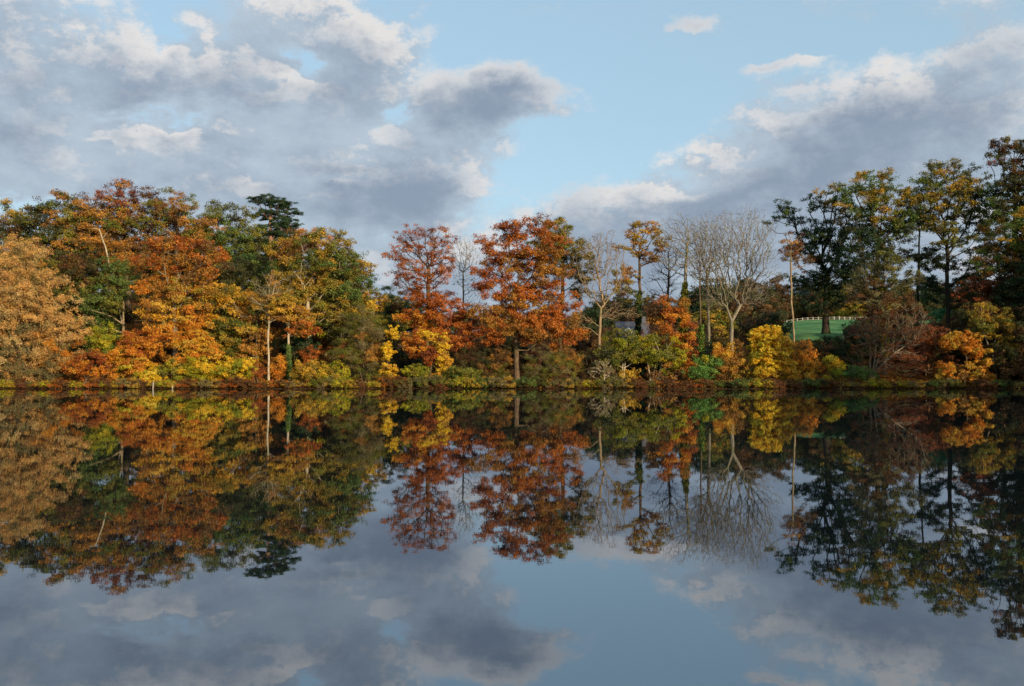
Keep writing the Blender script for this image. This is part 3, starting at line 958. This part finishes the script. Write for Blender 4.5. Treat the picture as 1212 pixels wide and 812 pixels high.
tree('hawthorn_tree', 'grey-olive ivy-hung tree with tangled twigs in the middle of the right bank', 1048, 95.5,
     [(1040, 312, 26, 18, 'dolive+olive'), (1060, 328, 30, 22, 'dolive+olive'), (1030, 335, 24, 18, 'dolive+grey'), (1025, 345, 22, 16, 'grey+brown'), (1048, 362, 34, 18, 'grey+brown')], r=.22, rc=.7, dens=1.0, bare=.1, size=.22, tip=.013, ivy=(420, 340, .5, 'olive+ygreen'), bark='grey')
tree('thorn_thicket', 'wide tangle of bare reddish twigs above the dark green bush', 1035, 94,
     [(1028, 388, 26, 20, 'rbrown+red'), (1048, 395, 38, 26, 'rbrown+brown'), (1075, 385, 26, 24, 'brown+rbrown'), (1035, 425, 36, 18, 'rbrown+red'), (1070, 430, 32, 16, 'red+rbrown')], r=.18, stems=4, rc=.75, dens=1.0, bare=.6, twigs=9, nleaf=7, size=.2, tip=.014, bark='grey', cat='bush', trunk_name='stem', crown='foliage')
tree('hawthorn_bush', 'dark maroon bush in the shade left of the glowing orange maple', 1102, 95,
     [(1098, 400, 24, 16, 'red+rbrown'), (1085, 425, 20, 16, 'rbrown'), (1110, 425, 18, 16, 'rbrown+brown')], r=.14, stems=3, rc=.65, nleaf=12, size=.22, cat='bush', crown='foliage', trunk_name='stem')
tree('maple_tree', 'glowing orange maple with drooping branches over the dark right bank', 1142, 91.8,
     [(1135, 403, 20, 9, 'orange+gold'), (1152, 415, 16, 9, 'orange+gold'), (1158, 434, 16, 9, 'orange+gold'), (1122, 440, 14, 9, 'orange+gold'), (1145, 440, 18, 10, 'ogold+obrown'), (1168, 446, 12, 6, 'orange')], r=.10, rc=.55, size=.24, dens=.9)
tree('hazel_tree', 'olive-brown tree at the water right of the glowing orange maple', 1182, 93.6,
     [(1170, 378, 22, 18, 'ogold+olive'), (1190, 395, 20, 22, 'dolive+ogold'), (1185, 425, 22, 20, 'dolive+brown'), (1215, 400, 26, 40, 'dolive+brown'), (1205, 440, 22, 12, 'brown')], r=.16, stems=3, rc=.65, size=.23, bark='grey')
bush('yew_bush', 'round emerald-green bush on the field behind the orange maple', 1115, 112,
     [(1112, 376, 12, 10, 'emer'), (1120, 382, 10, 8, 'emer')], stems=1)
bush('fir_bush', 'small blue-grey bush next to the emerald bush on the rise', 1140, 112,
     [(1140, 377, 8, 9, 'grey+emer')], stems=1)

# ------------------------------------------------------------------ undergrowth on the slope and the woods behind
UG = []
for k, (pl, ht) in enumerate([('dolive+brown', 14), ('rbrown+brown', 12), ('dkgreen+dolive', 15), ('obrown+brown', 13)]):
    lab = ['dusky olive undergrowth bush on the slope behind the bank', 'red-brown undergrowth bush on the slope behind the bank',
           'dark green undergrowth bush on the slope behind the bank', 'tawny undergrowth bush on the slope behind the bank'][k]
    grp = ['olive undergrowth bushes', 'red-brown undergrowth bushes', 'dark green undergrowth bushes', 'tawny undergrowth bushes'][k]
    u0 = 500 + k * 55
    Y0 = 104
    zb = gz(P(u0, 455, Y0)[0], Y0)
    v0 = 439 - (zb - CAM_Z) * F_PX / Y0
    e = bush('undergrowth_bush', lab, u0, Y0, [(u0 - 12, v0 - ht, 20, ht * 1.1, pl), (u0 + 16, v0 - ht * .8, 18, ht, pl), (u0, v0 - ht * 1.7, 18, ht * .8, pl)], group=grp, rc=.7, nleaf=14, size=.26, depth=.8)
    UG.append((e, lab, grp))
rng = np.random.default_rng(77)
for i in range(64):
    k = int(rng.integers(4))
    e, lab, grp = UG[k]
    Y = rng.uniform(96, 110)
    u = 20 + 1180 * ((i * .618034) % 1.0)
    if 915 < u < 1010 and Y > 96:
        Y = rng.uniform(95.5, 98)
    x = (u - 606) / F_PX * Y
    copy_tree(e, x, Y, rng.uniform(0, 6.28), rng.uniform(.75, 1.2) if not 915 < u < 1010 else .6)

BG = []
for k, (pl, lab, grp) in enumerate([
        ('dkgreen+dolive', 'distant dark green tree in the wood on the skyline', 'dark trees of the skyline wood'),
        ('dolive+brown', 'distant brown-olive tree in the wood on the skyline', 'brown trees of the skyline wood'),
        ('olive+ogold', 'distant faded yellow-green tree in the wood on the skyline', 'yellowing trees of the skyline wood')]):
    u0 = 700 + k * 70
    Y0 = 172
    zb = gz(P(u0, 455, Y0)[0], Y0)
    v0 = 439 - (zb - CAM_Z) * F_PX / Y0
    e = tree('skyline_tree', lab, u0, Y0, [(u0, v0 - 30, 24, 20, pl), (u0 + 14, v0 - 22, 20, 16, pl), (u0 - 16, v0 - 20, 20, 16, pl), (u0, v0 - 46, 14, 12, pl), (u0 + 4, v0 - 10, 24, 8, pl)], group=grp, rc=1.2, nleaf=14, size=.42, r=.25, bark='dark')
    BG.append((e, lab, grp))
for i in range(58):
    e, lab, grp = BG[[0, 0, 1, 1, 2][int(rng.integers(5))]]
    Y = rng.uniform(165, 215)
    u = -40 + 960 * ((i * .618034 + .1) % 1.0)
    sc = rng.uniform(.75, 1.2)
    if 520 < u < 700:
        sc *= .7
    if 700 < u < 790:
        Y += 25
    if u > 820:
        sc *= 1.2
    copy_tree(e, (u - 606) / F_PX * Y, Y, rng.uniform(0, 6.28), sc)
for i in range(30):
    e, lab, grp = BG[[0, 1, 0, 1, 2][i % 5]]
    u = 800 + i * 15
    Y = 276 + 14 * math.sin(i * 2.1)
    copy_tree(e, (u - 606) / F_PX * Y, Y, i * 1.3, 1.35 + .3 * math.sin(i * 3.3))
# shaded scrub on the steep ground below the field
for i, (u, Y, k, sc) in enumerate([(930, 97, 2, .9), (948, 98, 1, .7), (962, 97, 2, .75), (975, 98, 1, .75), (990, 97.5, 2, .75), (1006, 98, 1, .8), (955, 101, 2, .5), (1000, 101, 2, .5), (966, 100, 2, .6), (984, 100, 1, .6), (975, 103, 2, .4),
                                   (1020, 100, 2, 1.1), (1090, 99, 1, 1.1), (1120, 98, 2, 1.1), (1150, 99, 1, 1.2), (1075, 104, 2, 1.0), (1105, 104, 1, .9), (1170, 102, 2, 1.3)]):
    e, lab, grp = UG[k]
    copy_tree(e, (u - 606) / F_PX * Y, Y, i * 2.2, sc)
for i, (x, y, sc) in enumerate([(47.5, 91.5, 1.1), (49.5, 93, 1.2), (52, 91.5, 1.2), (51, 96, 1.2), (54.5, 94, 1.3), (57, 96, 1.3), (48.5, 87, 1.0), (50.5, 83, 1.1), (51.5, 89, 1.1), (53.5, 86, 1.2), (51, 78, 1.2)]):
    e, lab, grp = UG[i % 4]
    copy_tree(e, x, y, i * 2.6, sc)
# low growth hanging over the water's edge
WE = []
for k, (pl, nm) in enumerate([('obrown+rust+brown', 'russet'), ('olive+grey', 'dull olive'), ('ogold+ygreen', 'golden-green'), ('grey+ogold', 'straw-coloured'), ('green+dolive', 'dark green'), ('rbrown+brown', 'red-brown')]):
    u0 = 470 + 40 * k
    lab, grp = 'low %s bush overhanging the water edge of the far bank' % nm, '%s bushes at the water edge' % nm
    e = bush('waterside_bush', lab, u0, 91.0, [(u0, 451, 13, 6, pl, -.4), (u0 + 9, 454, 10, 4.5, pl, -.9), (u0 - 9, 453, 10, 5, pl, -.8)], group=grp, rc=.38, size=.17, nleaf=10, r=.05)
    WE.append(e)
for i in range(66):
    u = 4 + 1204 * ((i + rng.uniform(-.45, .45)) / 66)
    w = [.2, .15, .3, .2, .05, .1] if u < 420 else [.2, .25, .05, .15, .1, .25] if u < 850 else [.25, .15, .08, .07, .2, .25]
    k = int(rng.choice(6, p=w))
    x = (u - 606) / F_PX * 90.7
    yy = 90.7
    while shore_dist(np.array([x]), np.array([yy]))[0] > .55:
        yy -= .1
    while shore_dist(np.array([x]), np.array([yy]))[0] < .35:
        yy += .1
    copy_tree(WE[k], x, yy, rng.uniform(-.5, .5), rng.uniform(.45, 1.0))

# brown twiggy trees on the low hillside in the middle
HB = None
for i, (u, Y, sc) in enumerate([(782, 122, 1.0), (700, 116, .8), (764, 117, .75), (785, 112, 1.1), (815, 118, 1.1), (718, 126, .9), (845, 114, .9), (672, 120, .85), (890, 118, .9), (600, 118, .8), (560, 114, .8), (640, 116, .8)]):
    if HB is None:
        zb = gz(P(u, 455, Y)[0], Y)
        v0 = 439 - (zb - CAM_Z) * F_PX / Y
        HB = tree('thorn_tree', 'twiggy brown tree on the low hillside near the house', u, Y,
                  [(u - 12, v0 - 20, 18, 14, 'rbrown+brown'), (u + 14, v0 - 24, 18, 14, 'brown+obrown'), (u, v0 - 36, 16, 10, 'rbrown+brown'), (u, v0 - 10, 24, 10, 'brown+dolive')],
                  group='brown trees on the hillside', rc=.75, bare=.3, nleaf=9, size=.22, tip=.012, r=.16)
    else:
        copy_tree(HB, (u - 606) / F_PX * Y, Y, i * 1.9, sc)
# trees deep in the left wood close the view between the crowns
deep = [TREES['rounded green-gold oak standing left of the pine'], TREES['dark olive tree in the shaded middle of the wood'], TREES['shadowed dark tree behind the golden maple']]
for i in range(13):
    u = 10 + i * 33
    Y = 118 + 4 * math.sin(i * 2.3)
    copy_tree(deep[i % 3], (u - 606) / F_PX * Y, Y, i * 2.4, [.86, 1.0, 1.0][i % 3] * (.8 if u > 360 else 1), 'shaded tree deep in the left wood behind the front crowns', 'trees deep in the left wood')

# trees of the right-hand shore, beside the frame: they shade the right end of the far bank
SH_LAB = 'tall oak on the right-hand shore shading the far bank'
shade_src = TREES['large olive oak with gold-tipped boughs in the row on the rise']
dense_src = TREES['large domed olive-yellow tree with a stout pale trunk in the bank bushes']
for i, (x, y, sc) in enumerate([(62.5, 77, .85), (55.5, 60.5, .9), (59, 53, .9), (60, 45, 1.0), (62, 33, .95), (70, 67, 1.1), (65, 48, 1.1)]):
    copy_tree([dense_src, shade_src][i % 2], x, y, i * 1.7, sc, SH_LAB, 'oaks of the right-hand shore')['category'] = 'tree'
for i, (x, y, sc) in enumerate([(-58, 97, 1.0), (-66, 102, 1.1), (-74, 96, 1.0), (50, 95, .9), (55.5, 99, .9), (62, 97, 1.0), (70, 103, 1.1), (53, 88, .85), (58, 91, .9)]):
    copy_tree([dense_src, shade_src][i % 2], x, y, i * 2.1, sc, *(('tree of the far bank beyond the copper-peach tree', 'trees beyond the copper tree') if x < 0 else ('tree of the far bank beyond the tallest oak', 'trees beyond the tallest oak')))

# ------------------------------------------------------------------ house, fence, stakes, bank growth, floating leaves
def box_arrays(boxes):
    V, Fs = [], []
    for (x0, x1, y0, y1, z0, z1) in boxes:
        n = len(V)
        V += [(x0, y0, z0), (x1, y0, z0), (x1, y1, z0), (x0, y1, z0), (x0, y0, z1), (x1, y0, z1), (x1, y1, z1), (x0, y1, z1)]
        Fs += [tuple(n + i for i in f) for f in ((0, 3, 2, 1), (4, 5, 6, 7), (0, 1, 5, 4), (1, 2, 6, 5), (2, 3, 7, 6), (3, 0, 4, 7))]
    return V, Fs


white_m, b, p = principled('white_render', rough=.85)
t = b.node('ShaderNodeTexCoord')
b.put(p.inputs['Base Color'], b.mix(b.noise(t.outputs['Object'], 1.3, 4), (.62, .62, .62, 1), (.80, .80, .79, 1)))
slate_m, b, p = principled('slate', rough=.7)
t = b.node('ShaderNodeTexCoord')
b.put(p.inputs['Base Color'], b.mix(b.noise(t.outputs['Object'], 5, 4), (.06, .06, .075, 1), (.12, .115, .135, 1)))
glass_m, b, p = principled('window_glass', (.02, .025, .03, 1), rough=.08, spec=.5)
paint_m, b, p = principled('shade_dulled_white', rough=.6)  # white paint greyed in its colour to stand in for shade on the fence
t = b.node('ShaderNodeTexCoord')
b.put(p.inputs['Base Color'], b.mix(b.noise(t.outputs['Object'], 4, 4), (.34, .38, .42, 1), (.46, .50, .54, 1)))
stake_m, b, p = principled('weathered_wood', rough=.85)
t = b.node('ShaderNodeTexCoord')
b.put(p.inputs['Base Color'], b.mix(b.noise(b.vm('MULTIPLY', t.outputs['Object'], (20, 20, 2)), 1, 4), (.24, .19, .13, 1), (.46, .40, .31, 1)))

HY = 150.0
hp = P(750, 399, HY)
hz = gz(hp[0], HY)
ze = hp[2] - hz                # eaves height
house = link('house', None, None, (hp[0], HY, hz))
tag(house, 'white house with a slate roof and dormer half hidden behind the trees', 'house')
W, D = 2.3, 4.6
zr = ze + 2.3
V = [(-W, 0, -.3), (W, 0, -.3), (W, D, -.3), (-W, D, -.3), (-W, 0, ze), (W, 0, ze), (W, D, ze), (-W, D, ze), (-W, D / 2, zr), (W, D / 2, zr)]
link('wall', simple_mesh('wall', V, [(0, 1, 5, 4), (1, 2, 6, 9, 5), (2, 3, 7, 6), (3, 0, 4, 8, 7)], white_m), house)
V = []
for dz in (.02, .16):
    V += [(-W - .25, -.3, ze - .28 + dz), (W + .25, -.3, ze - .28 + dz), (W + .25, D / 2, zr + dz), (-W - .25, D / 2, zr + dz), (W + .25, D + .3, ze - .28 + dz), (-W - .25, D + .3, ze - .28 + dz)]
roof = link('roof', simple_mesh('roof', V, [(0, 3, 2, 1), (3, 5, 4, 2), (6, 7, 8, 9), (9, 8, 10, 11), (0, 1, 7, 6), (5, 11, 10, 4), (0, 6, 9, 3), (3, 9, 11, 5), (1, 2, 8, 7), (2, 4, 10, 8)], slate_m), house)
V, Fs = box_arrays([(W - .8, W - .2, D / 2 - .3, D / 2 + .3, zr - .5, zr + .9)])
link('chimney', simple_mesh('chimney', V, Fs, slate_m), roof)
dm = (-1.25, -.15)
V = [(dm[0], .35, ze), (dm[1], .35, ze), (dm[1], .35, ze + 1.0), ((dm[0] + dm[1]) / 2, .35, ze + 1.5), (dm[0], .35, ze + 1.0),
     (dm[0], 1.9, ze), (dm[1], 1.9, ze), (dm[1], 1.9, ze + 1.0), ((dm[0] + dm[1]) / 2, 1.9, ze + 1.5), (dm[0], 1.9, ze + 1.0)]
dormer = link('dormer', simple_mesh('dormer', V, [(0, 1, 2, 3, 4), (1, 6, 7, 2), (0, 4, 9, 5), (2, 7, 8, 3), (4, 3, 8, 9)], white_m), house)
V, Fs = box_arrays([(-1.0, -.4, .32, .40, ze + .3, ze + .95)])
link('window', simple_mesh('window', V, Fs, glass_m), dormer)
for dx in (-1.3, 1.2):
    z0, z1 = ze - 1.7, ze - .7
    V, Fs = box_arrays([(dx - .42, dx + .42, -.03, .05, z0, z1)])
    w = link('window', simple_mesh('window', V, Fs, glass_m), house)
    V, Fs = box_arrays([(dx - .50, dx - .42, -.06, .05, z0 - .08, z1 + .08), (dx + .42, dx + .50, -.06, .05, z0 - .08, z1 + .08),
                        (dx - .42, dx + .42, -.06, .05, z1, z1 + .08), (dx - .42, dx + .42, -.06, .05, z0 - .08, z0), (dx - .03, dx + .03, -.05, .05, z0, z1)])
    link('frame', simple_mesh('frame', V, Fs, paint_m), w)

# white paddock fence along the top of the field
FY = 255.0
fx0, fx1 = P(925, 380, FY)[0], P(1060, 380, FY)[0]
fence = link('paddock_fence', None, None, (fx0, FY, gz(fx0, FY)))
tag(fence, 'white post and rail fence along the top of the green field', 'fence')
f0 = np.array([fx0, FY, gz(fx0, FY)])
V, Fs = box_arrays([(-.08, .08, -.08, .08, -.3, 1.2)])
post_me = simple_mesh('post', V, Fs, paint_m)
px = np.arange(fx0, fx1, 1.35)
for x in px:
    link('post', post_me, fence, np.array([x, FY, gz(x, FY)]) - f0)
for hgt in (.55, 1.0):
    V, Fs = [], []
    for i, x in enumerate(px):
        z = gz(x, FY) - f0[2] + hgt
        V += [(x - fx0, -.14, z), (x - fx0, -.09, z), (x - fx0, -.09, z + .07), (x - fx0, -.14, z + .07)]
        if i:
            n = 4 * (i - 1)
            Fs += [(n + a, n + (a + 1) % 4, n + 4 + (a + 1) % 4, n + 4 + a) for a in range(4)]
    link('rail', simple_mesh('rail', V, Fs, stake_m), fence)

# two weathered stakes in the shallows
for u, v0, v1, rad, lab in ((181, 451, 459.5, .06, 'pale weathered stake standing in the water by the lemon bush'), (204, 455.5, 459.5, .05, 'short brown stake in the water right of the pale one')):
    q = P(u, 460, 89.0)
    h = (459.5 - v0) / F_PX * 89.0
    rg = np.random.default_rng(int(u))
    V, Fs = [], []
    prof = [(-1.4, 1.0), (0, 1.0), (h * .6, .95), (h * .93, .9), (h, .55)]
    for z, s in prof:
        for a in range(7):
            th = a / 7 * 6.283
            V.append((math.cos(th) * rad * s + z * .06, math.sin(th) * rad * s, z + rg.normal(0, .008)))
    for i in range(len(prof) - 1):
        Fs += [(i * 7 + a, i * 7 + (a + 1) % 7, (i + 1) * 7 + (a + 1) % 7, (i + 1) * 7 + a) for a in range(7)]
    Fs.append(tuple(range(28, 35)))
    tag(link('wooden_stake', simple_mesh('wooden_stake', V, Fs, stake_m), None, (q[0], 89.0, 0)), lab, 'stake')

# rough grass and fallen leaves along the water's edge
rng = np.random.default_rng(5)


def land_points(n, x0, x1, d0, d1, y0=88.5, y1=97):
    x = rng.uniform(x0, x1, n * 4)
    y = rng.uniform(y0, y1, n * 4)
    d = shore_dist(x, y)
    k = (d > d0) & (d < d1)
    return x[k][:n], y[k][:n]


x, y = land_points(24000, -60, 60, .05, 2.6)
dn = wave(x, y, 2.6, 31)
k = dn > rng.uniform(-.1, .5, len(x))
x, y = x[k], y[k]
z = ground_z(x, y)
n = len(x)
ht = rng.uniform(.10, .42, n) * (1 + .5 * wave(x, y, 3.3, 32))
ang = rng.uniform(0, 6.28, n)
bend = rng.uniform(.1, .5, n)
a = np.stack([np.cos(ang), np.sin(ang), 0 * ang], 1)
w = rng.uniform(.014, .034, n)[:, None]
side = np.stack([-a[:, 1], a[:, 0], 0 * ang], 1)
root = np.stack([x, y, z - .03], 1)
mid = root + a * (bend * ht * .3)[:, None] + np.array([0, 0, 1]) * (ht * .6)[:, None]
tipp = root + a * (bend * ht)[:, None] + np.array([0, 0, 1]) * ht[:, None]
V = np.stack([root - side * w, root + side * w, mid + side * w * .8, tipp], 1).reshape(-1, 3)
pal = np.array([srgb(h) for h in 'A88A50 94803C B89A60 7E7434 6C6A30 A07A3C'.split()])
gc = pal[np.clip(((wave(x, y, 5, 33) + 1) * 2.2 + rng.normal(0, .9, n)).astype(int), 0, 5)]
tag(link('bank_grass', np_mesh('bank_grass', V, np.arange(n * 4).reshape(-1, 4), 4, LEAF, gc)), 'dry tan grass along the water edge', 'grass', kind='stuff')

x, y = land_points(30000, -60, 60, -.05, 4.5)
z = ground_z(x, y) + .03
cols = pick_cols(rng, ['rust+obrown+gold+brown+red'] * 60)[rng.integers(60, size=len(x))]
V, Fq, cols = leaf_quads(rng, np.stack([x, y, z], 1), cols, .02, .2, .6, 2.0)
tag(link('fallen_leaves', np_mesh('fallen_leaves', V, Fq, 3, LEAF, cols)), 'fallen russet leaves littering the bank', 'leaves', kind='stuff')

# leaves and twigs drifting on the water in front of the bank
cx = rng.uniform(-58, 55, 90)
cy = 90.2 - np.abs(rng.normal(0, 2.6, 90)) - .3
n = 5200
i = rng.integers(90, size=n)
x = cx[i] + rng.normal(0, 1.6, n)
y = cy[i] + rng.normal(0, .22, n)
k = shore_dist(x, y) < -.3
x, y = x[k], y[k]
# thin drifts of pale leaves farther out on the water
for u0, Y0, wd, m_ in ((605, 61, 2.6, 260), (660, 66, 2.2, 150), (555, 64, 1.6, 110), (70, 62, 3.2, 320), (130, 67, 2.4, 180), (25, 58, 1.8, 120), (890, 66, 2.2, 130), (330, 70, 2.8, 160), (1090, 68, 2.4, 120), (440, 72, 3, 130), (780, 72, 3, 130)):
    x = np.concatenate([x, (u0 - 606) / F_PX * Y0 + rng.normal(0, wd, m_)])
    y = np.concatenate([y, Y0 + rng.normal(0, .35, m_)])
cols = pick_cols(rng, ['ogold+peach+obrown+grey'] * 60)[rng.integers(60, size=len(x))]
V, Fq, cols = leaf_quads(rng, np.stack([x, y, 0 * x + .012], 1), cols, np.array([.05, .05, 0]), .15, .6, 30.0)
V[:, 2] = np.clip(V[:, 2], .005, .03)
tag(link('floating_leaves', np_mesh('floating_leaves', V, Fq, 3, LEAF, cols)), 'fallen leaves drifting on the water along the far bank', 'leaves', kind='stuff')
print('leaves', LEAVES[0], 'time', round(time.time() - T0, 1))
